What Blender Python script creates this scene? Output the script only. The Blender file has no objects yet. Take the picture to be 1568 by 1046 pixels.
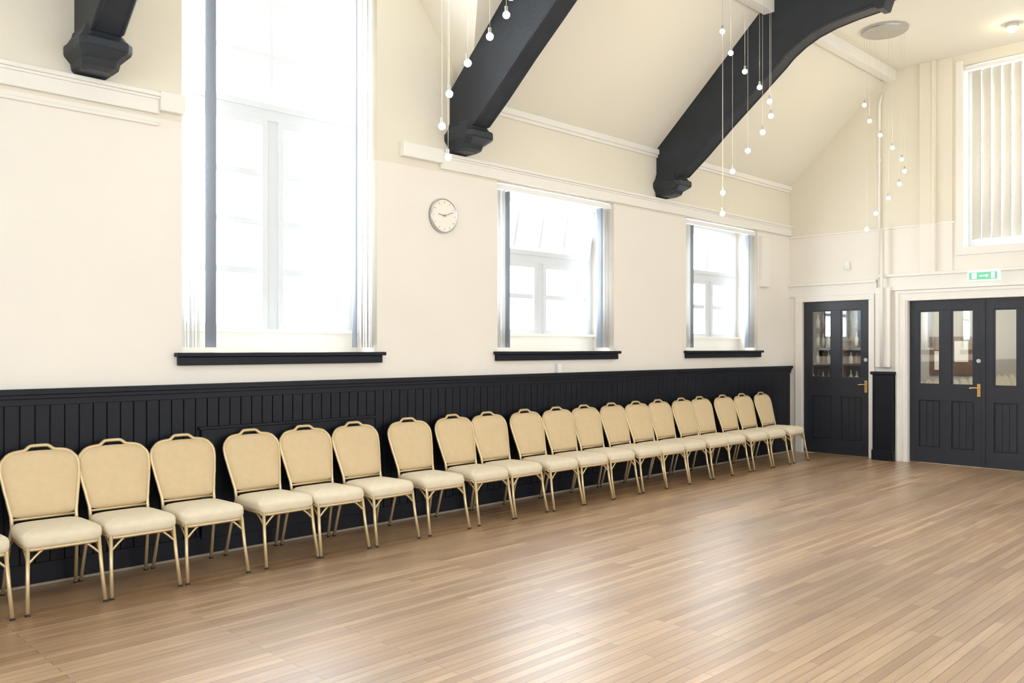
import bpy, bmesh, math, random
from mathutils import Vector, Matrix
random.seed(4)
JR = random.Random(11)
sc = bpy.context.scene
COL = sc.collection

# ------------------------------------------------------------------ materials
def new_mat(name):
    m = bpy.data.materials.new(name); m.use_nodes = True
    nt = m.node_tree
    b = nt.nodes["Principled BSDF"]
    return m, nt, b

def mat(name, col, rough=0.5, metal=0.0, var=0.06, scale=3.0, bump=0.0, bscale=60, spec=0.5, emis=None, estr=0, sheen=0):
    m, nt, b = new_mat(name)
    tc = nt.nodes.new("ShaderNodeTexCoord")
    nz = nt.nodes.new("ShaderNodeTexNoise"); nz.inputs["Scale"].default_value = scale
    nz.inputs["Detail"].default_value = 4
    nt.links.new(tc.outputs["Object"], nz.inputs["Vector"])
    mx = nt.nodes.new("ShaderNodeMix"); mx.data_type = 'RGBA'
    mx.inputs[6].default_value = (*[c*(1-var) for c in col], 1)
    mx.inputs[7].default_value = (*[min(1, c*(1+var)) for c in col], 1)
    nt.links.new(nz.outputs["Fac"], mx.inputs[0])
    nt.links.new(mx.outputs[2], b.inputs["Base Color"])
    b.inputs["Roughness"].default_value = rough
    b.inputs["Metallic"].default_value = metal
    b.inputs["Specular IOR Level"].default_value = spec
    if sheen: b.inputs["Sheen Weight"].default_value = sheen
    if emis:
        b.inputs["Emission Color"].default_value = (*emis, 1)
        b.inputs["Emission Strength"].default_value = estr
    if bump:
        n2 = nt.nodes.new("ShaderNodeTexNoise"); n2.inputs["Scale"].default_value = bscale
        nt.links.new(tc.outputs["Object"], n2.inputs["Vector"])
        bp = nt.nodes.new("ShaderNodeBump"); bp.inputs["Strength"].default_value = bump
        bp.inputs["Distance"].default_value = 0.01
        nt.links.new(n2.outputs["Fac"], bp.inputs["Height"])
        nt.links.new(bp.outputs["Normal"], b.inputs["Normal"])
    return m

def wall_mat():
    m, nt, b = new_mat("painted_plaster_two_tone")
    g = nt.nodes.new("ShaderNodeNewGeometry")
    sep = nt.nodes.new("ShaderNodeSeparateXYZ")
    nt.links.new(g.outputs["Position"], sep.inputs[0])
    gt = nt.nodes.new("ShaderNodeMath"); gt.operation = 'GREATER_THAN'; gt.inputs[1].default_value = 3.25
    nt.links.new(sep.outputs["Z"], gt.inputs[0])
    mx = nt.nodes.new("ShaderNodeMix"); mx.data_type = 'RGBA'
    mx.inputs[6].default_value = (0.87, 0.825, 0.76, 1)
    mx.inputs[7].default_value = (0.80, 0.75, 0.635, 1)
    nt.links.new(gt.outputs[0], mx.inputs[0])
    nz = nt.nodes.new("ShaderNodeTexNoise"); nz.inputs["Scale"].default_value = 1.3; nz.inputs["Detail"].default_value = 6
    nt.links.new(g.outputs["Position"], nz.inputs["Vector"])
    mr = nt.nodes.new("ShaderNodeMapRange"); mr.inputs[3].default_value = 0.95; mr.inputs[4].default_value = 1.03
    nt.links.new(nz.outputs["Fac"], mr.inputs[0])
    vm = nt.nodes.new("ShaderNodeVectorMath"); vm.operation = 'SCALE'
    nt.links.new(mx.outputs[2], vm.inputs[0]); nt.links.new(mr.outputs[0], vm.inputs["Scale"])
    nt.links.new(vm.outputs[0], b.inputs["Base Color"])
    b.inputs["Roughness"].default_value = 0.75
    n2 = nt.nodes.new("ShaderNodeTexNoise"); n2.inputs["Scale"].default_value = 9
    nt.links.new(g.outputs["Position"], n2.inputs["Vector"])
    bp = nt.nodes.new("ShaderNodeBump"); bp.inputs["Strength"].default_value = 0.15; bp.inputs["Distance"].default_value = 0.02
    nt.links.new(n2.outputs["Fac"], bp.inputs["Height"]); nt.links.new(bp.outputs["Normal"], b.inputs["Normal"])
    return m

def floor_mat():
    m, nt, b = new_mat("wood_strip_floor")
    tc = nt.nodes.new("ShaderNodeTexCoord")
    br = nt.nodes.new("ShaderNodeTexBrick")
    br.inputs["Scale"].default_value = 1.0
    br.inputs["Brick Width"].default_value = 1.35
    br.inputs["Row Height"].default_value = 0.058
    br.inputs["Mortar Size"].default_value = 0.0018
    br.inputs["Mortar Smooth"].default_value = 0.3
    br.inputs["Color1"].default_value = (0.33, 0.19, 0.098, 1)
    br.inputs["Color2"].default_value = (0.51, 0.34, 0.195, 1)
    br.inputs["Mortar"].default_value = (0.12, 0.065, 0.035, 1)
    br.offset = 0.37
    nt.links.new(tc.outputs["Object"], br.inputs["Vector"])
    mp = nt.nodes.new("ShaderNodeMapping"); mp.inputs["Scale"].default_value = (1.2, 22, 1)
    nt.links.new(tc.outputs["Object"], mp.inputs["Vector"])
    nz = nt.nodes.new("ShaderNodeTexNoise"); nz.inputs["Scale"].default_value = 2.0; nz.inputs["Detail"].default_value = 6
    nt.links.new(mp.outputs[0], nz.inputs["Vector"])
    mr = nt.nodes.new("ShaderNodeMapRange"); mr.inputs[1].default_value = 0.25; mr.inputs[2].default_value = 0.75
    mr.inputs[3].default_value = 0.78; mr.inputs[4].default_value = 1.18
    nt.links.new(nz.outputs["Fac"], mr.inputs[0])
    mp3 = nt.nodes.new("ShaderNodeMapping"); mp3.inputs["Scale"].default_value = (0.5, 1.6, 1)
    nt.links.new(tc.outputs["Object"], mp3.inputs["Vector"])
    n3 = nt.nodes.new("ShaderNodeTexNoise"); n3.inputs["Scale"].default_value = 0.9; n3.inputs["Detail"].default_value = 6
    nt.links.new(mp3.outputs[0], n3.inputs["Vector"])
    m3 = nt.nodes.new("ShaderNodeMapRange"); m3.inputs[1].default_value = 0.35; m3.inputs[2].default_value = 0.65
    m3.inputs[3].default_value = 0.76; m3.inputs[4].default_value = 1.14
    nt.links.new(n3.outputs["Fac"], m3.inputs[0])
    mul = nt.nodes.new("ShaderNodeMath"); mul.operation = 'MULTIPLY'
    nt.links.new(mr.outputs[0], mul.inputs[0]); nt.links.new(m3.outputs[0], mul.inputs[1])
    vm = nt.nodes.new("ShaderNodeVectorMath"); vm.operation = 'SCALE'
    nt.links.new(br.outputs["Color"], vm.inputs[0]); nt.links.new(mul.outputs[0], vm.inputs["Scale"])
    nt.links.new(vm.outputs[0], b.inputs["Base Color"])
    r = nt.nodes.new("ShaderNodeMapRange"); r.inputs[3].default_value = 0.34; r.inputs[4].default_value = 0.52
    nt.links.new(nz.outputs["Fac"], r.inputs[0]); nt.links.new(r.outputs[0], b.inputs["Roughness"])
    bp = nt.nodes.new("ShaderNodeBump"); bp.inputs["Strength"].default_value = 0.3; bp.inputs["Distance"].default_value = 0.002
    nt.links.new(br.outputs["Fac"], bp.inputs["Height"]); bp.invert = True
    nt.links.new(bp.outputs["Normal"], b.inputs["Normal"])
    b.inputs["Specular IOR Level"].default_value = 1.0
    b.inputs["Coat Weight"].default_value = 0.6
    b.inputs["Coat Roughness"].default_value = 0.34
    return m

def glass_mat(name="window_glass", tint=(1,1,1), refl=0.06):
    m = bpy.data.materials.new(name); m.use_nodes = True
    nt = m.node_tree; nt.nodes.clear()
    o = nt.nodes.new("ShaderNodeOutputMaterial")
    t = nt.nodes.new("ShaderNodeBsdfTransparent"); t.inputs[0].default_value = (*tint, 1)
    g = nt.nodes.new("ShaderNodeBsdfGlossy"); g.inputs["Roughness"].default_value = 0.02
    mx = nt.nodes.new("ShaderNodeMixShader"); mx.inputs[0].default_value = refl
    nt.links.new(t.outputs[0], mx.inputs[1]); nt.links.new(g.outputs[0], mx.inputs[2])
    nt.links.new(mx.outputs[0], o.inputs[0])
    return m

def vane_mat(name, col, tr=0.4):
    m = bpy.data.materials.new(name); m.use_nodes = True
    nt = m.node_tree; nt.nodes.clear()
    o = nt.nodes.new("ShaderNodeOutputMaterial")
    tc = nt.nodes.new("ShaderNodeTexCoord")
    nz = nt.nodes.new("ShaderNodeTexNoise"); nz.inputs["Scale"].default_value = 40
    nt.links.new(tc.outputs["Object"], nz.inputs["Vector"])
    mxc = nt.nodes.new("ShaderNodeMix"); mxc.data_type = 'RGBA'
    mxc.inputs[6].default_value = (*[c*0.94 for c in col], 1); mxc.inputs[7].default_value = (*col, 1)
    nt.links.new(nz.outputs["Fac"], mxc.inputs[0])
    d = nt.nodes.new("ShaderNodeBsdfDiffuse"); t = nt.nodes.new("ShaderNodeBsdfTranslucent")
    nt.links.new(mxc.outputs[2], d.inputs[0]); nt.links.new(mxc.outputs[2], t.inputs[0])
    mx = nt.nodes.new("ShaderNodeMixShader"); mx.inputs[0].default_value = tr
    nt.links.new(d.outputs[0], mx.inputs[1]); nt.links.new(t.outputs[0], mx.inputs[2])
    nt.links.new(mx.outputs[0], o.inputs[0])
    return m

M_WALL = wall_mat()
M_FLOOR = floor_mat()
M_CEIL = mat("ceiling_cream_paint", (0.82, 0.78, 0.675), 0.8, var=0.03, scale=0.8, bump=0.15, bscale=6)
M_TRIMW = mat("white_gloss_trim", (0.86, 0.835, 0.785), 0.45, var=0.03)
M_UPVC = mat("white_window_frame", (0.70, 0.735, 0.77), 0.4, var=0.02, spec=0.3)
M_UPVW = mat("white_plastic", (0.85, 0.86, 0.86), 0.4, var=0.02)
M_NAVY = mat("navy_black_paint", (0.0065, 0.0078, 0.0135), 0.42, var=0.2, scale=6, spec=0.25)
M_TRUSS = mat("dark_painted_timber", (0.021, 0.026, 0.035), 0.5, var=0.3, scale=5, bump=0.2, bscale=25, spec=0.4)
M_DOOR = mat("dark_slate_door_paint", (0.024, 0.027, 0.038), 0.35, var=0.15, scale=4, spec=0.4)
M_GLASS = glass_mat()
M_DGLASS = glass_mat("door_glass", (0.85, 0.88, 0.88), 0.22)
M_BRASS = mat("brass", (0.75, 0.52, 0.22), 0.25, 1.0)
M_STEEL = mat("brushed_steel", (0.6, 0.6, 0.6), 0.3, 1.0)
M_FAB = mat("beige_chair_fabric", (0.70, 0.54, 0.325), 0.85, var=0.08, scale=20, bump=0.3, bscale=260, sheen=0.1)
M_FABLIT = mat("beige_fabric_lit_seat", (0.79, 0.69, 0.52), 0.85, var=0.08, scale=20, bump=0.3, bscale=260, sheen=0.1)  # same fabric as the back pad, lightened to paint in light from above
M_TUBE = mat("gold_beige_tube", (0.67, 0.53, 0.31), 0.34, 0.55, var=0.05)
M_RUB = mat("black_rubber", (0.02, 0.02, 0.02), 0.7)
M_VANEW = vane_mat("white_blind_fabric", (0.93, 0.93, 0.92), 0.62)
M_VANEE = vane_mat("ivory_blind_fabric", (0.84, 0.81, 0.74), 0.16)
M_VANESHADE = vane_mat("shaded_vane_grey", (0.33, 0.36, 0.42), 0.06)  # shade on the room side of a vane, painted as a grey colour
M_BEAD = mat("beige_quadrant_bead", (0.35, 0.29, 0.22), 0.5)  # thin beige strip at the foot of the baseboard
M_BULB = mat("glowing_bulb", (1, 0.9, 0.7), 0.3, emis=(1.0, 0.82, 0.52), estr=90)
M_WIRE = mat("fine_wire", (0.80, 0.77, 0.70), 0.35, 0.3)
M_CLOCKF = mat("clock_face", (0.88, 0.85, 0.77), 0.4, var=0.02)
M_GREYP = mat("clock_print_grey", (0.25, 0.24, 0.22), 0.5)
M_GREEN = mat("exit_sign_green", (0.16, 0.52, 0.33), 0.4, emis=(0.15, 0.7, 0.4), estr=0.35)
M_SIGNW = mat("exit_sign_white", (0.9, 0.95, 0.9), 0.4, emis=(0.9, 1, 0.9), estr=0.4)
M_LOBBY = mat("lobby_wall_paint", (0.50, 0.48, 0.44), 0.8)
M_WOOD = mat("dark_bar_wood", (0.16, 0.08, 0.04), 0.4, var=0.4, scale=8)
M_BOT1 = mat("green_bottle_glass", (0.03, 0.12, 0.05), 0.1)
M_BOT2 = mat("amber_bottle_glass", (0.30, 0.12, 0.02), 0.1)

# ------------------------------------------------------------------ mesh builder
class MB:
    def __init__(s, name, mats, jit=True):
        s.name = name; s.mats = mats; s.bm = bmesh.new(); s.jit = jit
    def _f(s, vs, m, smooth=False):
        try:
            f = s.bm.faces.new(vs); f.material_index = m; f.smooth = smooth; return f
        except ValueError:
            return None
    def box(s, x0, x1, y0, y1, z0, z1, m=0, M=None):
        if x0 > x1: x0, x1 = x1, x0
        if y0 > y1: y0, y1 = y1, y0
        if z0 > z1: z0, z1 = z1, z0
        if s.jit:   # keep neighbouring members from sharing exactly coplanar faces
            k = lambda: JR.uniform(0.0001, 0.0011)
            x0 -= k(); x1 += k(); y0 -= k(); y1 += k(); z0 -= k() if z0 > 0.001 else 0; z1 += k()
        c = [(x0,y0,z0),(x1,y0,z0),(x1,y1,z0),(x0,y1,z0),(x0,y0,z1),(x1,y0,z1),(x1,y1,z1),(x0,y1,z1)]
        if M: c = [M @ Vector(p) for p in c]
        v = [s.bm.verts.new(p) for p in c]
        for q in ((3,2,1,0),(4,5,6,7),(0,1,5,4),(1,2,6,5),(2,3,7,6),(3,0,4,7)):
            s._f([v[i] for i in q], m)
    def prism(s, pts, vec, m=0):
        vec = Vector(vec)
        a = [s.bm.verts.new(p) for p in pts]; b = [s.bm.verts.new(Vector(p)+vec) for p in pts]
        s._f(a, m); s._f(b[::-1], m)
        n = len(a)
        for i in range(n): s._f([a[i], b[i], b[(i+1)%n], a[(i+1)%n]], m)
    def poly(s, pts, m=0):
        s._f([s.bm.verts.new(p) for p in pts], m)
    def loft(s, rings, m=0, smooth=True, cap=True):
        R = [[s.bm.verts.new(p) for p in r] for r in rings]
        n = len(R[0])
        for a, b in zip(R, R[1:]):
            for i in range(n): s._f([a[i], a[(i+1)%n], b[(i+1)%n], b[i]], m, smooth)
        if cap:
            s._f(R[0][::-1], m, smooth); s._f(R[-1], m, smooth)
    def tube(s, pts, r, m=0, n=8, cap=True):
        pts = [Vector(p) for p in pts]; rings = []
        up = None
        for i, p in enumerate(pts):
            t = (pts[min(i+1, len(pts)-1)] - pts[max(i-1, 0)]).normalized()
            if up is None:
                up = Vector((0,0,1)) if abs(t.z) < 0.9 else Vector((0,1,0))
            a = t.cross(up).normalized(); u = a.cross(t).normalized(); up = u
            rings.append([p + (a*math.cos(2*math.pi*k/n) + u*math.sin(2*math.pi*k/n))*r for k in range(n)])
        s.loft(rings, m, True, cap)
    def cyl(s, p0, p1, r, m=0, n=24, r2=None):
        p0, p1 = Vector(p0), Vector(p1); t = (p1-p0).normalized()
        up = Vector((0,0,1)) if abs(t.z) < 0.9 else Vector((0,1,0))
        a = t.cross(up).normalized(); u = a.cross(t)
        rr = [r, r if r2 is None else r2]
        s.loft([[p + (a*math.cos(2*math.pi*k/n)+u*math.sin(2*math.pi*k/n))*q for k in range(n)] for p, q in zip((p0,p1), rr)], m, False)
    def sphere(s, c, r, m=0, n=12, k=8, sz=1.0):
        c = Vector(c); rings = []
        for j in range(1, k):
            th = math.pi*j/k
            rings.append([c + Vector((r*math.sin(th)*math.cos(2*math.pi*i/n), r*math.sin(th)*math.sin(2*math.pi*i/n), -r*sz*math.cos(th))) for i in range(n)])
        s.loft(rings, m, True)
    def obj(s, bevel=0, parent=None):
        bmesh.ops.recalc_face_normals(s.bm, faces=s.bm.faces)
        me = bpy.data.meshes.new(s.name); s.bm.to_mesh(me); s.bm.free()
        for m in s.mats: me.materials.append(m)
        o = bpy.data.objects.new(s.name, me)
        COL.objects.link(o)
        if bevel:
            b = o.modifiers.new("bevel", 'BEVEL'); b.width = bevel; b.segments = 2; b.limit_method = 'ANGLE'; b.angle_limit = math.radians(40)
        if parent: o.parent = parent
        return o

# ------------------------------------------------------------------ dimensions
YL, YR = 6.23, -1.60         # left wall face, right wall face
XE, XB = 12.15, -2.2         # end wall face, back wall face
ZE, ZC = 4.03, 5.45          # eaves, flat ceiling
DF = 1.53                    # horizontal run of sloped ceiling
TH = 0.50
W1 = (2.71, 4.48, 1.53, 5.10)
W2 = (5.97, 7.86, 1.53, 3.27)
W3 = (9.36, 11.19, 1.53, 3.27)
GP = 6.60                    # glazing plane

def wall_cells(name, ax, f0, f1, a0, a1, z0, z1, ops):
    mb = MB(name, [M_WALL], jit=False)
    A = sorted(set([a0, a1] + [v for o in ops for v in o[:2]]))
    Z = sorted(set([z0, z1] + [v for o in ops for v in o[2:]]))
    for i in range(len(A)-1):
        for j in range(len(Z)-1):
            ca, cz = (A[i]+A[i+1])/2, (Z[j]+Z[j+1])/2
            if any(o[0] < ca < o[1] and o[2] < cz < o[3] for o in ops): continue
            if ax == 'x': mb.box(A[i], A[i+1], f0, f1, Z[j], Z[j+1])
            else: mb.box(f0, f1, A[i], A[i+1], Z[j], Z[j+1])
    bmesh.ops.remove_doubles(mb.bm, verts=mb.bm.verts, dist=1e-5)
    return mb.obj()

wall_cells("wall_left", 'x', YL, YL+TH, XB-0.3, XE+0.35, 0, 5.75, [W1, W2, W3])
RW = [(-1.4, 0.9, 1.0, 3.7), (2.4, 4.9, 1.0, 3.7), (5.7, 8.2, 1.0, 3.7), (9.1, 11.4, 1.0, 3.7)]  # unseen openings, added for fill light
wall_cells("wall_right", 'x', YR-TH, YR, XB-0.3, XE+0.35, 0, 5.75, RW)
D1 = (5.01, 6.01, 0.0, 2.26)
D2 = (2.60, 4.466, 0.0, 2.22)
WE = (0.86, 3.77, 2.90, 5.31)
wall_cells("wall_end", 'y', XE, XE+0.33, YR, YL, 0, 5.75, [D1, D2, WE])
wall_cells("wall_back", 'y', XB-0.3, XB, YR, YL, 0, 5.75, [(0.6, 4.0, 1.2, 4.4)])

fl = MB("floor", [M_FLOOR], jit=False); fl.box(XB-0.3, 15.0, YR-0.4, 7.6, -0.1, 0.0); fl.obj()

# ceiling with cross gable over tall window
c = MB("ceiling", [M_CEIL])
gc, ga, gk = 3.65, 1.95, 1.2
run = (ZC-ZE)/gk
xa0, xa1 = gc-ga, gc+ga
xb0, xb1 = xa0+run, xa1-run
yf = YL-DF; yrf = YR+DF
def P(x, y, z): return (x, y, z)
c.poly([P(xa1,YL,ZE), P(XE,YL,ZE), P(XE,yf,ZC), P(xb1,yf,ZC)])
c.poly([P(XB,YL,ZE), P(xa0,YL,ZE), P(xb0,yf,ZC), P(XB,yf,ZC)])
c.poly([P(xa1,YL,ZE), P(xb1,yf,ZC), P(xb1,YL,ZC)])
c.poly([P(xa0,YL,ZE), P(xb0,yf,ZC), P(xb0,YL,ZC)])
c.poly([P(xb0,yf,ZC), P(xb1,yf,ZC), P(xb1,YL,ZC), P(xb0,YL,ZC)])
c.poly([P(XB,yf,ZC), P(xb0,yf,ZC), P(xb1,yf,ZC), P(XE,yf,ZC), P(XE,yrf,ZC), P(XB,yrf,ZC)])
c.poly([P(XB,yrf,ZC), P(XE,yrf,ZC), P(XE,YR,ZE), P(XB,YR,ZE)])
c.obj()
rs = MB("roof_slab", [M_CEIL]); rs.box(XB-0.3, XE+0.35, YR-0.5, YL+0.5, 5.75, 5.85); rs.obj()

# ------------------------------------------------------------------ trusses
def truss(x):
    mb = MB("roof_truss", [M_TRUSS])
    half = [(0.0,3.66),(0.26,3.66),(0.34,3.66),(0.62,3.88),(0.96,4.17),(1.30,4.44),(1.52,4.62),(1.62,4.70),(1.72,4.79),(1.86,4.88),(2.02,4.95),(2.22,5.00),(2.45,5.03),(2.68,5.045),(2.72,5.01),(2.78,5.01),(2.82,5.12)]
    left = [(YL-d, z) for d, z in half]
    right = [(YR+d, z) for d, z in reversed(half)]
    top = [(YR+0.0, ZE+0.01), (YR+DF, ZC+0.01), (YL-DF, ZC+0.01), (YL, ZE+0.01)]
    pts = left + right + top
    mb.prism([(x-0.10, y, z) for y, z in pts], (0.20, 0, 0))
    for sgn, y0 in ((-1, YL), (1, YR)):
        for dx in (-0.10, 0.10):
            mb.tube([(x+dx*0.9, y0+sgn*d, z+0.012) for d, z in half[2:14]], 0.020, 0, 8)
        # moulded timber corbel
        def ring(w, d, z, ch=0.03):
            a = w/2
            q = [(-a, 0), (-a, d-ch*1.5), (-a+ch*1.5, d), (a-ch*1.5, d), (a, d-ch*1.5), (a, 0)]
            return [(x+u, y0+sgn*v, z) for u, v in q]
        mb.loft([ring(0.20,0.20,3.44), ring(0.24,0.26,3.46), ring(0.25,0.28,3.50), ring(0.33,0.36,3.545), ring(0.34,0.37,3.56),
                 ring(0.34,0.37,3.61), ring(0.30,0.34,3.63), ring(0.24,0.32,3.68), ring(0.22,0.31,3.72)], 0, False)
    return mb.obj(bevel=0.012)
for x in (-1.31, 2.06, 5.43, 8.80):
    truss(x)

# purlins at the edge of the flat ceiling
pu = MB("trim_1", [M_TRIMW])
for a, b in ((xb1-0.2, XE), (XB, xb0+0.2)):
    pu.box(a, b, yf-0.06, yf+0.07, ZC-0.15, ZC+0.0)
pu.box(XB, XE, yrf-0.07, yrf+0.06, ZC-0.15, ZC)
pu.obj(bevel=0.008)

# ------------------------------------------------------------------ left wall trim
pr = MB("trim_2", [M_TRIMW])   # picture rail
def rail(x0, x1, low=True, y=YL):
    pr.box(x0, x1, y-0.035, y, 3.275, 3.395)
    pr.box(x0, x1, y-0.065, y, 3.395, 3.425)
    pr.box(x0, x1, y-0.050, y, 3.375, 3.395)
    if low: pr.box(x0, x1, y-0.022, y, 3.19, 3.215)
rail(XB, 2.53)
pr.box(2.53, 2.71, YL-0.06, YL, 3.30, 3.44)
pr.box(4.73, 5.20, YL-0.07, YL, 3.32, 3.45)
rail(5.20, 5.80, False); rail(5.80, 11.30, False); rail(11.30, XE, False)
# eaves moulding
pr.box(xa1, XE, YL-0.045, YL, 3.965, 4.03); pr.box(xa1, XE, YL-0.025, YL, 3.93, 3.965)
pr.box(XB, xa0, YL-0.045, YL, 3.965, 4.03)
# boxed casing right of far window
pr.box(11.24, 11.46, YL-0.05, YL, 2.46, 3.19)
pr.obj(bevel=0.006)

wn = MB("trim_5", [M_NAVY])   # tongue and groove wainscot
wn.box(XB, XE-0.002, YL-0.012, YL-0.0015, 0, 1.27)
x = XB
while x < XE-0.1:
    wn.box(x+0.0035, x+0.0875, YL-0.024, YL-0.006, 0.13, 1.24); x += 0.091
wn.box(XB, XE-0.002, YL-0.045, YL-0.0015, 1.235, 1.262)
wn.box(XB, XE-0.002, YL-0.062, YL-0.0015, 1.262, 1.30)
wn.box(XB, XE-0.002, YL-0.030, YL-0.0015, 1.19, 1.235)
# boxed-in panel below the tall window
wn.box(2.84, 4.42, YL-0.052, YL-0.0015, 0.13, 0.955); wn.box(2.82, 4.44, YL-0.060, YL-0.0015, 0.955, 0.975)
wn.obj(bevel=0.004)
bb = MB("baseboard_left", [M_NAVY, M_BEAD])
bb.box(XB, XE, YL-0.036, YL, 0, 0.15)
bb.box(XB, XE, YL-0.052, YL-0.036, 0.0, 0.018, 1)
bb.obj(bevel=0.004)

# ------------------------------------------------------------------ windows
def window_frame(name, W, bars, mull, sash_split=None, tilt=False, topmull=None):
    x0, x1, z0, z1 = W
    mb = MB(name, [M_UPVC, M_GLASS, M_TRIMW])
    y0, y1 = GP-0.03, GP+0.04
    fb = 0.07
    mb.box(x0, x1, GP-0.05, y1, z0, z0+0.19, 2)
    mb.box(x0, x1, GP-0.09, GP-0.04, z0+0.17, z0+0.20, 2)
    mb.box(x0, x0+fb, y0, y1, z0+0.19, z1); mb.box(x1-fb, x1, y0, y1, z0+0.19, z1)
    mb.box(x0+fb, x1-fb, y0, y1, z1-fb, z1)
    mb.box(mull-0.05, mull+0.05, y0, y1, z0+0.19, (sash_split-0.045) if sash_split else z1-fb)
    if sash_split:
        mb.box(x0+fb, x1-fb, y0-0.01, y1, sash_split-0.045, sash_split+0.045)
    zt = sash_split if sash_split else z1
    for a, b in ((x0+fb, mull-0.05), (mull+0.05, x1-fb)):
        g = 0.05
        zb = z0+0.19
        mb.box(a, a+g, y0-0.015, y1-0.02, zb, zt-0.045); mb.box(b-g, b, y0-0.015, y1-0.02, zb, zt-0.045)
        mb.box(a+g, b-g, y0-0.015, y1-0.02, zb, zb+g); mb.box(a+g, b-g, y0-0.015, y1-0.02, zt-0.045-g, zt-0.045)
        for z in bars:
            mb.box(a+g, b-g, GP-0.022, GP+0.015, z-0.026, z+0.026)
        mb.box(a+g, b-g, GP-0.002, GP+0.002, zb+g, zt-0.045-g, 1)
    if sash_split:
        zb = sash_split+0.045; zt2 = z1-fb
        Mx = Matrix.Identity(4)
        if tilt:
            Mx = Matrix.Translation((0, GP-0.03, zb)) @ Matrix.Rotation(math.radians(tilt), 4, 'X') @ Matrix.Translation((0, -(GP-0.03), -zb))
        g = 0.05
        a, b = x0+fb, x1-fb
        mb.box(a, a+g, y0-0.02, y1-0.02, zb, zt2, 0, Mx); mb.box(b-g, b, y0-0.02, y1-0.02, zb, zt2, 0, Mx)
        mb.box(a+g, b-g, y0-0.02, y1-0.02, zb, zb+g, 0, Mx); mb.box(a+g, b-g, y0-0.02, y1-0.02, zt2-g, zt2, 0, Mx)
        for t in topmull:
            mb.box(t-0.018, t+0.018, GP-0.015, GP+0.012, zb+g, zt2-g, 0, Mx)
        mb.box(a+g, b-g, GP-0.002, GP+0.002, zb+g, zt2-g, 1, Mx)
    return mb

w = window_frame("window_1", W1, [2.22, 2.63, 3.04], 3.64, 3.54, 0, [3.64])
for z in (4.05, 4.5):
    w.box(W1[0]+0.12, W1[1]-0.12, GP-0.018, GP+0.014, z-0.02, z+0.02)
w.obj(bevel=0.004)
window_frame("window_2", W2, [2.145], 6.95, 2.56, 11, [6.55, 6.95, 7.35]).obj(bevel=0.004)
window_frame("window_3", W3, [2.145], 10.42, 2.56, 0, [10.0, 10.42, 10.85]).obj(bevel=0.004)

for i, W in enumerate((W1, W2, W3)):
    s = MB("window_sill", [M_NAVY])
    s.box(W[0]-0.06, W[1]+0.05, YL-0.075, YL-0.0015, 1.505, 1.535)
    s.box(W[0]-0.04, W[1]+0.03, YL-0.045, YL-0.0015, 1.44, 1.505)
    s.obj(bevel=0.006)
    # vertical blind drawn to both sides
    b = MB("vertical_blind", [M_VANEW, M_VANESHADE, M_UPVW])
    zt = W[3]-0.02
    b.box(W[0]+0.01, W[1]-0.01, YL+0.03, YL+0.075, zt-0.05, zt, 2)
    for k in range(6):
        ww = 0.09
        for side in (0, 1):
            off = (0.035 + 0.030*k) if k < 5 else (0.25 if i == 0 else 0.19)
            if side == 1 and k == 5: off = 0.20
            elif side == 1: off = 0.03+0.030*k
            xx = W[0]+off if side == 0 else W[1]-off
            mi = 1 if k == 5 else 0  # innermost vane takes the painted-shade grey
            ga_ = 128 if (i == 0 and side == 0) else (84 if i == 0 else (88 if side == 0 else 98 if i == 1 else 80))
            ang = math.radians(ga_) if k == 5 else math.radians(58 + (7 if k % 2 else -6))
            cx, cy = xx, YL+0.055
            dx, dy = math.cos(ang)*ww/2, math.sin(ang)*ww/2
            n = Vector((-math.sin(ang), math.cos(ang), 0))
            pts = []
            for q in range(5):
                u = -1+q*0.5
                pts.append(Vector((cx+dx*u, cy+dy*u, 0)) + n*0.006*(1-u*u))
            ring = pts + [p + n*0.0012 for p in reversed(pts)]
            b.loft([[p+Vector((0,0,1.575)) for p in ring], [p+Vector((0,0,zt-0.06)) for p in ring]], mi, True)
    b.obj()

# end wall window + closed blind
we = MB("window_4", [M_UPVC, M_GLASS])
y0, y1, z0, z1 = WE
gx = XE+0.24
for a, b_ in ((y0, y0+0.07), (y1-0.07, y1)): we.box(gx-0.03, gx+0.04, a, b_, z0, z1)
for a, b_ in ((z0, z0+0.08), (z1-0.07, z1), (4.3, 4.38)): we.box(gx-0.028, gx+0.038, y0+.07, y1-.07, a, b_)
for k in (1, 2): we.box(gx-0.026, gx+0.036, y0+k*(y1-y0)/3-0.03, y0+k*(y1-y0)/3+0.03, z0+.08, z1-.07)
we.box(gx-0.003, gx+0.003, y0, y1, z0, z1, 1)
we.obj(bevel=0.004)
vb = MB("vertical_blind", [M_VANEE, M_UPVW])
vb.box(XE+0.04, XE+0.09, y0+0.02, y1-0.02, z1-0.07, z1-0.02, 1)
yy = y1-0.14
while yy > y0+0.06:
    ang = math.radians(90-17); ww = 0.127
    dx, dy = math.cos(ang)*ww/2, math.sin(ang)*ww/2
    n = Vector((-math.sin(ang), math.cos(ang), 0))
    pts = [Vector((XE+0.065+dx*u, yy+dy*u, 0)) + n*0.012*(1-u*u) for u in (-1,-.5,0,.5,1)]
    ring = pts + [p+n*0.0012 for p in reversed(pts)]
    vb.loft([[p+Vector((0,0,3.0)) for p in ring], [p+Vector((0,0,z1-0.09)) for p in ring]], 0, True)
    yy -= 0.118
vb.obj()
wt = MB("trim_3", [M_TRIMW])
wt.box(XE-0.02, XE, y1, y1+0.09, z0-0.09, z1+0.06); wt.box(XE-0.03, XE, y0-0.09, y1+0.09, z0-0.10, z0-0.0)
wt.obj(bevel=0.004)

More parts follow.
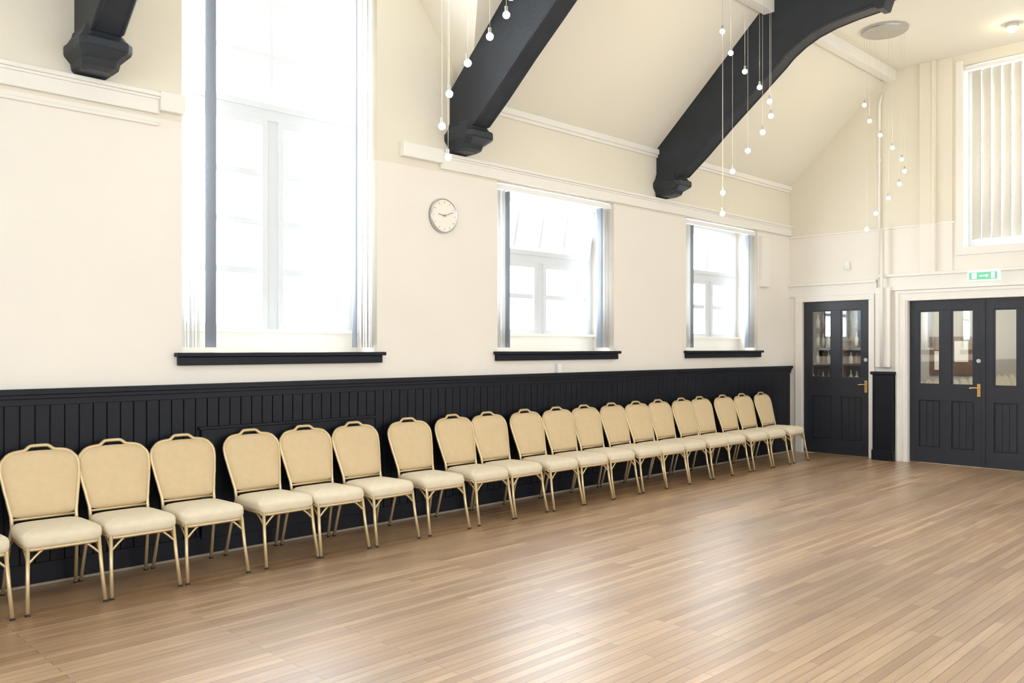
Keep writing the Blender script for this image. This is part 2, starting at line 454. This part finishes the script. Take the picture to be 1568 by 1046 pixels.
# unseen right/back wall windows, added to let in fill light
for nme, W in zip(("fill_window_5","fill_window_6","fill_window_7","fill_window_8"), RW):
    r = MB(nme, [M_UPVW]); yb = YR-0.3
    r.box(W[0], W[0]+.07, yb-.03, yb+.04, W[2], W[3]); r.box(W[1]-.07, W[1], yb-.03, yb+.04, W[2], W[3])
    r.box(W[0], W[1], yb-.03, yb+.04, W[2], W[2]+.07); r.box(W[0], W[1], yb-.03, yb+.04, W[3]-.07, W[3])
    m_ = (W[0]+W[1])/2; r.box(m_-.04, m_+.04, yb-.03, yb+.04, W[2], W[3])
    r.box(W[0], W[1], yb-.02, yb+.03, 2.3, 2.36)
    r.obj(bevel=0.004)
r = MB("fill_window_9", [M_UPVW]); xb = XB-0.2
for a in (0.6, 1.7, 2.85, 3.93): r.box(xb-.03, xb+.04, a, a+.07, 1.2, 4.4)
for z in (1.2, 2.8, 4.33): r.box(xb-.03, xb+.04, 0.6, 4.0, z, z+.07)
r.obj(bevel=0.004)

# ------------------------------------------------------------------ end wall trim
et = MB("trim_4", [M_TRIMW, M_WALL])
def eb(y0, y1, z0, z1, p, m=0): et.box(XE-p, XE, y0, y1, z0, z1, m)
eb(3.87, YL, 3.235, 3.262, 0.02)
# single-door casing
eb(6.01, 6.12, 0, 2.26, 0.035); eb(4.93, 5.01, 0, 2.26, 0.035); eb(4.93, 6.12, 2.26, 2.34, 0.035)
eb(4.90, YL, 2.34, 2.50, 0.02); eb(4.90, YL, 2.50, 2.54, 0.05)
# double door casing
eb(4.466, 4.63, 0, 2.22, 0.06); eb(2.44, 2.60, 0, 2.22, 0.06); eb(2.44, 4.63, 2.22, 2.36, 0.06)
et.box(XE-0.075, XE-0.055, 4.49, 4.52, 0.0, 2.24); et.box(XE-0.075, XE-0.055, 4.58, 4.61, 0.0, 2.34)
et.box(XE-0.075, XE-0.055, 2.5, 4.61, 2.32, 2.35)
eb(2.2, 4.86, 2.37, 2.56, 0.03); eb(2.2, 4.86, 2.56, 2.60, 0.07)
# shallow pilasters
eb(4.10, 4.31, 2.60, ZC, 0.05, 1); eb(3.90, 4.10, 2.60, ZC, 0.015, 1); eb(4.11, 4.15, 2.60, ZC, 0.065, 1)
# boxing between the doors
eb(4.70, 4.90, 1.30, 2.42, 0.07)
et.obj(bevel=0.005)

pipe = MB("wall_pipe", [M_TRIMW])
pipe.tube([(XE-0.03, 4.86, 1.30), (XE-0.03, 4.86, 5.0), (XE-0.03, 4.82, 5.15)], 0.018, 0, 12)
pipe.tube([(XE-0.10, 4.80, 1.30), (XE-0.10, 4.80, 3.25)], 0.020, 0, 12)
for z in (1.6, 2.9, 4.2): pipe.cyl((XE-0.03, 4.86, z), (XE-0.03, 4.86, z+0.03), 0.026)
pipe.obj()

post = MB("trim_6", [M_NAVY])   # dark dado on the end wall
post.box(XE-0.12, XE-.0015, 4.64, 4.92, 0, 1.20); post.box(XE-0.15, XE-.0015, 4.62, 4.94, 1.20, 1.24); post.box(XE-0.135, XE-.0015, 4.63, 4.93, 0, 0.14)
post.box(XE-0.13, XE-0.12, 4.67, 4.89, 0.2, 1.14)
post.box(XE-0.03, XE-.0015, YR, 2.44, 0, 1.27); post.box(XE-0.06, XE-.0015, YR, 2.44, 1.27, 1.30)
post.obj(bevel=0.006)

# ------------------------------------------------------------------ doors
def leaf(mb, ya, yb, ztop, zg0=1.08, zg1=2.08, bot=0.012):
    x0, x1 = XE+0.02, XE+0.065
    st = 0.115; mid = (ya+yb)/2; mw = 0.07
    mb.box(x0, x1, ya, ya+st, bot, ztop); mb.box(x0, x1, yb-st, yb, bot, ztop)
    mb.box(x0, x1, ya+st, yb-st, zg1, ztop)
    mb.box(x0, x1, ya+st, yb-st, 0.86, zg0)
    mb.box(x0, x1, ya+st, yb-st, bot, 0.22)
    mb.box(x0, x1, mid-mw, mid+mw, 0.22, 0.86)
    mb.box(x0, x1, mid-mw, mid+mw, zg0, zg1)
    for a, b in ((ya+st, mid-mw), (mid+mw, yb-st)):
        mb.box(x0+0.020, x0+0.024, a, b, zg0, zg1, 1)
        for q in ((a, a+.018, zg0, zg1), (b-.018, b, zg0, zg1), (a, b, zg0, zg0+.018), (a, b, zg1-.018, zg1)):
            mb.box(x0+0.006, x0+0.03, q[0], q[1], q[2], q[3])
        mb.box(x0+0.025, x0+0.04, a, b, 0.22, 0.86)
        n = 3; wd = (b-a-0.03)/n
        for k in range(n):
            mb.box(x0+0.014, x0+0.027, a+0.015+k*wd+0.003, a+0.015+(k+1)*wd-0.003, 0.235, 0.845)

def handle(mb, y, sgn):
    x0 = XE+0.02
    mb.box(x0-0.008, x0, y-0.02, y+0.02, 0.93, 1.10, 2)
    mb.cyl((x0-0.008, y, 1.045), (x0-0.05, y, 1.045), 0.009, 2, 12)
    mb.tube([(x0-0.05, y, 1.045), (x0-0.052, y+sgn*0.03, 1.047), (x0-0.050, y+sgn*0.10, 1.040)], 0.009, 2, 8)
    mb.cyl((x0, y, 1.40), (x0-0.012, y, 1.40), 0.028, 3, 16)
    mb.cyl((x0-0.012, y, 1.40), (x0-0.02, y, 1.40), 0.014, 3, 12)

d = MB("door_1", [M_DOOR, M_DGLASS, M_BRASS, M_STEEL])
leaf(d, 5.015, 6.005, 2.255, zg0=1.13, zg1=2.13); handle(d, 5.07, 1); d.obj(bevel=0.004)
d = MB("door_2", [M_DOOR, M_DGLASS, M_BRASS, M_STEEL])
leaf(d, 3.535, 4.461, 2.215, zg0=1.07); leaf(d, 2.605, 3.531, 2.215, zg0=1.07)
handle(d, 3.59, 1); d.box(XE+0.005, XE+0.02, 3.512, 3.555, 0.012, 2.21); d.obj(bevel=0.004)

# lobby / bar beyond the doors
lb = MB("wall_lobby", [M_LOBBY])
lb.box(14.5, 14.6, 1.0, 7.5, 0, 2.8); lb.box(XE+0.33, 14.6, 0.9, 1.0, 0, 2.8); lb.box(XE+0.33, 14.6, 7.5, 7.6, 0, 2.8); lb.box(XE+0.33, 14.6, 0.9, 7.6, 2.8, 2.9)
lb.box(XE+0.33, XE+0.36, 6.3, 7.5, 0, 2.8)
lb.obj()
# notice board seen through the double doors
nb = MB("notice_board", [M_WOOD, M_CLOCKF, M_GREEN])
nb.box(14.47, 14.497, 4.1, 5.0, 1.15, 1.75, 0)
for q in ((4.15, 4.35, 1.25, 1.55), (4.42, 4.62, 1.35, 1.68), (4.70, 4.92, 1.22, 1.52)): nb.box(14.462, 14.47, *q, 1)
nb.obj()
sh = MB("bar_shelf", [M_WOOD])
SX0, SX1, SY0, SY1 = 13.75, 14.05, 5.55, 6.95
for z in (0.0, 0.95, 1.28, 1.58, 1.88, 2.2): sh.box(SX0, SX1, SY0, SY1, z, z+0.03)
for y in (SY0, 6.1, SY1-0.03): sh.box(SX0, SX1, y, y+0.03, 0, 2.23)
sh.box(SX1-0.01, SX1, SY0, SY1, 0, 2.23); sho = sh.obj(bevel=0.003)
bt = MB("bottles", [M_BOT1, M_BOT2, M_CLOCKF])
for z in (0.981, 1.311, 1.611, 1.911):
    y = SY0+0.09
    while y < SY1-0.08:
        if abs(y-6.115) > 0.07:
            m_ = random.choice((0,1,2,2)); h = random.uniform(0.17, 0.24)
            def rg(r, z_): return [(13.86+r*math.cos(k*math.pi/5), y+r*math.sin(k*math.pi/5), z_) for k in range(10)]
            bt.loft([rg(0.032,z), rg(0.033,z+h*0.55), rg(0.013,z+h*0.72), rg(0.012,z+h*0.97), rg(0.015,z+h)], m_)
        y += 0.095
bt.obj(parent=sho)

# ------------------------------------------------------------------ chair
def chair_mesh():
    mb = MB("banquet_chair", [M_FAB, M_FABLIT, M_TUBE, M_RUB])
    def yb(z): return 0.17 + (z-0.45)*0.30
    zb = 0.495
    def wv(v):
        K = [(0,0.183),(0.25,0.196),(0.5,0.211),(0.75,0.223),(0.9,0.225),(1,0.214)]
        for (a,wa),(b,wb) in zip(K,K[1:]):
            if v <= b:
                t = (v-a)/(b-a); t = t*t*(3-2*t)*0.4 + t*0.6
                return wa+(wb-wa)*t
        return K[-1][1]
    def zt(u): return 0.902 - 0.016*u*u - 0.042*abs(u)**8
    def zbot(u): return zb + 0.012*abs(u)**6
    NU, NV = 20, 16
    def pt(u, v): 
        z = zbot(u) + v*(zt(u)-zbot(u)); return Vector((u*wv(v), yb(z), z))
    F, B = [], []
    for j in range(NV+1):
        v = j/NV; fr, br = [], []
        for i in range(NU+1):
            u = -1 + 2*i/NU; p = pt(u, v)
            bul = (1-abs(u)**5)*(1-abs(2*v-1)**8)
            fr.append(mb.bm.verts.new(p + Vector((0, -0.010-0.028*bul, 0))))
            br.append(mb.bm.verts.new(p + Vector((0, 0.012+0.006*bul, 0))))
        F.append(fr); B.append(br)
    for j in range(NV):
        for i in range(NU):
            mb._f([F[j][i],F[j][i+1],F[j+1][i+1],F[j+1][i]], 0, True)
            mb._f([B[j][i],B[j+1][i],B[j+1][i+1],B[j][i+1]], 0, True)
        mb._f([F[j][0],F[j+1][0],B[j+1][0],B[j][0]], 0, True)
        mb._f([F[j][NU],B[j][NU],B[j+1][NU],F[j+1][NU]], 0, True)
    for i in range(NU):
        mb._f([F[0][i],B[0][i],B[0][i+1],F[0][i+1]], 0, True)
        mb._f([F[NV][i],F[NV][i+1],B[NV][i+1],B[NV][i]], 0, True)
    side = [Vector((-0.215, 0.285, 0.0)), Vector((-0.205, 0.235, 0.20)), Vector((-0.195, 0.185, 0.38)), Vector((-0.188, 0.172, 0.44))]
    side += [pt(-1, v)+Vector((-0.006,0,0)) for v in [k/12 for k in range(13)]]
    top = []
    for i in range(1, 40):
        u = -1+2*i/40; p = pt(u, 1)
        a = abs(u)
        k = max(0.0, min(1.0, (0.44-a)/0.22)); k = k*k*(3-2*k)
        z = p.z + 0.004 + 0.027*k
        top.append(Vector((p.x, yb(z), z)))
    path = side + top + [Vector((-p.x, p.y, p.z)) for p in reversed(side)]
    mb.tube(path, 0.0125, 2, 8)
    mb.tube([(-0.186, yb(0.49), 0.487), (0.186, yb(0.49), 0.487)], 0.009, 2, 8)
    def ring(s, z):
        R = []
        n = 40
        for k in range(n):
            a = 2*math.pi*k/n; ca, sa = math.cos(a), math.sin(a); e = 0.30
            X = math.copysign(abs(ca)**e, ca); Y = math.copysign(abs(sa)**e, sa)
            hw = 0.216 - 0.014*Y
            R.append(Vector((X*hw*s, -0.035 + Y*0.225*s, z + (-0.012 if (Y < -0.8) else 0)*(1 if s>0.8 else s*0.5))))
        return R
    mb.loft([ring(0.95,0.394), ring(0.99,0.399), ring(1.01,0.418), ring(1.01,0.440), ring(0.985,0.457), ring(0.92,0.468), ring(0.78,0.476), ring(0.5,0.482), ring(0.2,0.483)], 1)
    rr = ring(0.955, 0.386); mb.tube(rr + [rr[0]], 0.011, 2, 6, cap=False)
    for sx in (-1, 1):
        mb.tube([(sx*0.198, -0.235, 0.39), (sx*0.206, -0.262, 0.20), (sx*0.216, -0.305, 0.0)], 0.0125, 2, 8)
        mb.tube([(sx*(0.203-0.13*t), -0.250+0.008*t, 0.29+0.092*math.sin(t*math.pi/2)) for t in [k/6 for k in range(7)]], 0.0075, 2, 6)
        mb.tube([(sx*0.202, -0.250+0.14*t, 0.29+0.092*math.sin(t*math.pi/2)) for t in [k/6 for k in range(7)]], 0.0075, 2, 6)
        mb.tube([(sx*0.199, 0.205-0.13*t, 0.30+0.082*math.sin(t*math.pi/2)) for t in [k/6 for k in range(7)]], 0.007, 2, 6)
        mb.cyl((sx*0.216, -0.305, 0.0), (sx*0.2155, -0.302, 0.012), 0.0145, 3, 10)
        mb.cyl((sx*0.215, 0.285, 0.0), (sx*0.2145, 0.281, 0.012), 0.0145, 3, 10)
    mb.tube([(-0.196, 0.19, 0.375), (0.196, 0.19, 0.375)], 0.010, 2, 6)
    return mb.obj()
first = chair_mesh()
XS = [1.19, 1.706, 2.173, 2.655, 3.212, 3.673, 4.16, 4.722, 5.274, 5.732, 6.248, 6.717, 7.19, 7.686, 8.117, 8.576, 9.067, 9.499, 10.036, 10.525, 11.082]
for i, xx in enumerate(XS):
    o = first if i == 0 else bpy.data.objects.new("banquet_chair", first.data)
    if i: COL.objects.link(o)
    o.location = (xx, 5.812 + random.uniform(-0.012, 0.010), 0.0)
    o.rotation_euler = (0, 0, math.radians(random.uniform(-2, 2)))

# ------------------------------------------------------------------ clock
ck = MB("wall_clock", [M_STEEL, M_CLOCKF, M_GREYP])
cx, cz = 5.237, 2.83
def cring(r, y): return [(cx+r*math.cos(2*math.pi*k/40), y, cz+r*math.sin(2*math.pi*k/40)) for k in range(40)]
ck.loft([cring(0.165, YL), cring(0.165, YL-0.03), cring(0.160, YL-0.042), cring(0.154, YL-0.042), cring(0.151, YL-0.032)], 0)
ck.loft([cring(0.152, YL-0.030), cring(0.152, YL-0.033)], 1, False)
for k in range(12):
    a = k*math.pi/6
    Mx = Matrix.Translation((cx, 0, cz)) @ Matrix.Rotation(a, 4, 'Y')
    ck.box(-0.001, 0.001, YL-0.036, YL-0.033, 0.122, 0.136, 2, Mx)
for a, l, w_ in ((math.radians(-82), 0.075, 0.003), (math.radians(70), 0.11, 0.002)):
    Mx = Matrix.Translation((cx, 0, cz)) @ Matrix.Rotation(a, 4, 'Y')
    ck.box(-w_, w_, YL-0.040, YL-0.037, -0.02, l, 2, Mx)
ck.cyl((cx, YL-0.033, cz), (cx, YL-0.043, cz), 0.008, 2, 12)
ck.obj()

# ------------------------------------------------------------------ pendants
def pendant(px, py, n):
    mb = MB("spiral_pendant_light", [M_STEEL, M_WIRE, M_BULB])
    mb.cyl((px, py, ZC), (px, py, ZC-0.025), 0.27, 0, 40); mb.cyl((px, py, ZC-0.025), (px, py, ZC-0.04), 0.25, 0, 40)
    R, U = Vector((0.71, -0.704, 0)), Vector((0.704, 0.71, 0))
    for i in range(n):
        ph = math.radians(150-36*i); r = 0.225
        p = Vector((px, py, 0)) + R*r*math.cos(ph) + U*r*math.sin(ph)
        z = 4.56-0.172*i
        mb.tube([(p.x, p.y, ZC-0.03), (p.x, p.y, z+0.05)], 0.0010, 1, 5)
        mb.cyl((p.x, p.y, z+0.055), (p.x, p.y, z+0.02), 0.010, 0, 10)
        mb.sphere((p.x, p.y, z), 0.023, 2, 16, 12)
    mb.obj()
pendant(3.74, 4.1, 11); pendant(7.12, 4.08, 11); pendant(10.5, 4.15, 10)
sp = MB("ceiling_spotlight", [M_STEEL, M_BULB])
sp.cyl((11.4, 3.0, ZC), (11.4, 3.0, ZC-0.05), 0.07, 0, 20); sp.sphere((11.4, 3.0, ZC-0.065), 0.045, 1)
sp.obj()

# ------------------------------------------------------------------ small fittings
es = MB("exit_sign", [M_SIGNW, M_GREEN], jit=False)
es.box(XE-0.10, XE-0.03, 3.32, 3.69, 2.44, 2.570, 0)
es.box(XE-0.103, XE-0.10, 3.34, 3.67, 2.457, 2.553, 1)
es.box(XE-0.105, XE-0.103, 3.58, 3.64, 2.468, 2.544, 0)
es.box(XE-0.105, XE-0.103, 3.47, 3.55, 2.498, 2.512, 0)
es.prism([(XE-0.105, 3.47, 2.53), (XE-0.105, 3.44, 2.505), (XE-0.105, 3.47, 2.480)], (0.002, 0, 0), 0)
es.box(XE-0.105, XE-0.103, 3.37, 3.41, 2.468, 2.544, 0)
es.obj()
so = MB("wall_socket", [M_UPVW]); so.box(6.83, 6.89, YL-0.05, YL, 1.302, 1.40); so.box(6.845, 6.875, YL-0.055, YL-0.05, 1.33, 1.37); so.obj(bevel=0.004)
se = MB("wall_sensor", [M_UPVW]); se.box(XE-0.04, XE, 5.29, 5.35, 2.71, 2.82); se.sphere((XE-0.04, 5.32, 2.75), 0.018); se.obj(bevel=0.004)

# ------------------------------------------------------------------ light
# bright overcast sky, brighter on the +Y (sunny) side of the building
wd = bpy.data.worlds.new("overcast_sky"); sc.world = wd; wd.use_nodes = True
nt = wd.node_tree
bg = nt.nodes["Background"]
tc = nt.nodes.new("ShaderNodeTexCoord"); sep = nt.nodes.new("ShaderNodeSeparateXYZ")
nt.links.new(tc.outputs["Generated"], sep.inputs[0])
mr = nt.nodes.new("ShaderNodeMapRange"); mr.inputs[1].default_value = -0.3; mr.inputs[2].default_value = 0.4
mr.inputs[3].default_value = 4.9; mr.inputs[4].default_value = 16.0
nt.links.new(sep.outputs["Y"], mr.inputs[0]); nt.links.new(mr.outputs[0], bg.inputs[1])
bg.inputs[0].default_value = (0.88, 0.95, 1.0, 1)

def portal(nm, loc, rot, sx, sy):
    l = bpy.data.lights.new(nm, 'AREA'); l.shape = 'RECTANGLE'; l.size = sx; l.size_y = sy
    l.cycles.is_portal = True
    o = bpy.data.objects.new(nm, l); COL.objects.link(o); o.location = loc; o.rotation_euler = rot
H = math.pi/2
for W in (W1, W2, W3):
    portal("window_portal", ((W[0]+W[1])/2, YL+TH+0.02, (W[2]+W[3])/2), (-H, 0, 0), W[1]-W[0], W[3]-W[2])
for W in RW:
    portal("window_portal", ((W[0]+W[1])/2, YR-TH-0.02, (W[2]+W[3])/2), (H, 0, 0), W[1]-W[0], W[3]-W[2])
portal("window_portal", (XE+0.35, (WE[0]+WE[1])/2, (WE[2]+WE[3])/2), (0, H, 0), WE[3]-WE[2], WE[1]-WE[0])
portal("window_portal", (XB-0.32, 2.3, 2.8), (0, -H, 0), 3.2, 3.4)
l = bpy.data.lights.new("lobby_fill", 'AREA'); l.size = 1.2; l.energy = 75; l.color = (1, 0.93, 0.82)  # unseen area lamp, added to brighten the room behind the doors
o = bpy.data.objects.new("lobby_fill", l); COL.objects.link(o); o.location = (13.2, 4.6, 2.75)

# ------------------------------------------------------------------ camera
cam = bpy.data.cameras.new("camera"); co = bpy.data.objects.new("camera", cam); COL.objects.link(co)
cam.sensor_width = 36; cam.lens = 36*1300/1568; cam.shift_y = 10/1568
co.location = (0, 0, 1.57)
yaw = math.atan2(0.710, 0.704)
co.rotation_euler = (H, 0, yaw - H)
sc.camera = co
sc.view_settings.view_transform = 'Standard'
sc.view_settings.exposure = 0.0
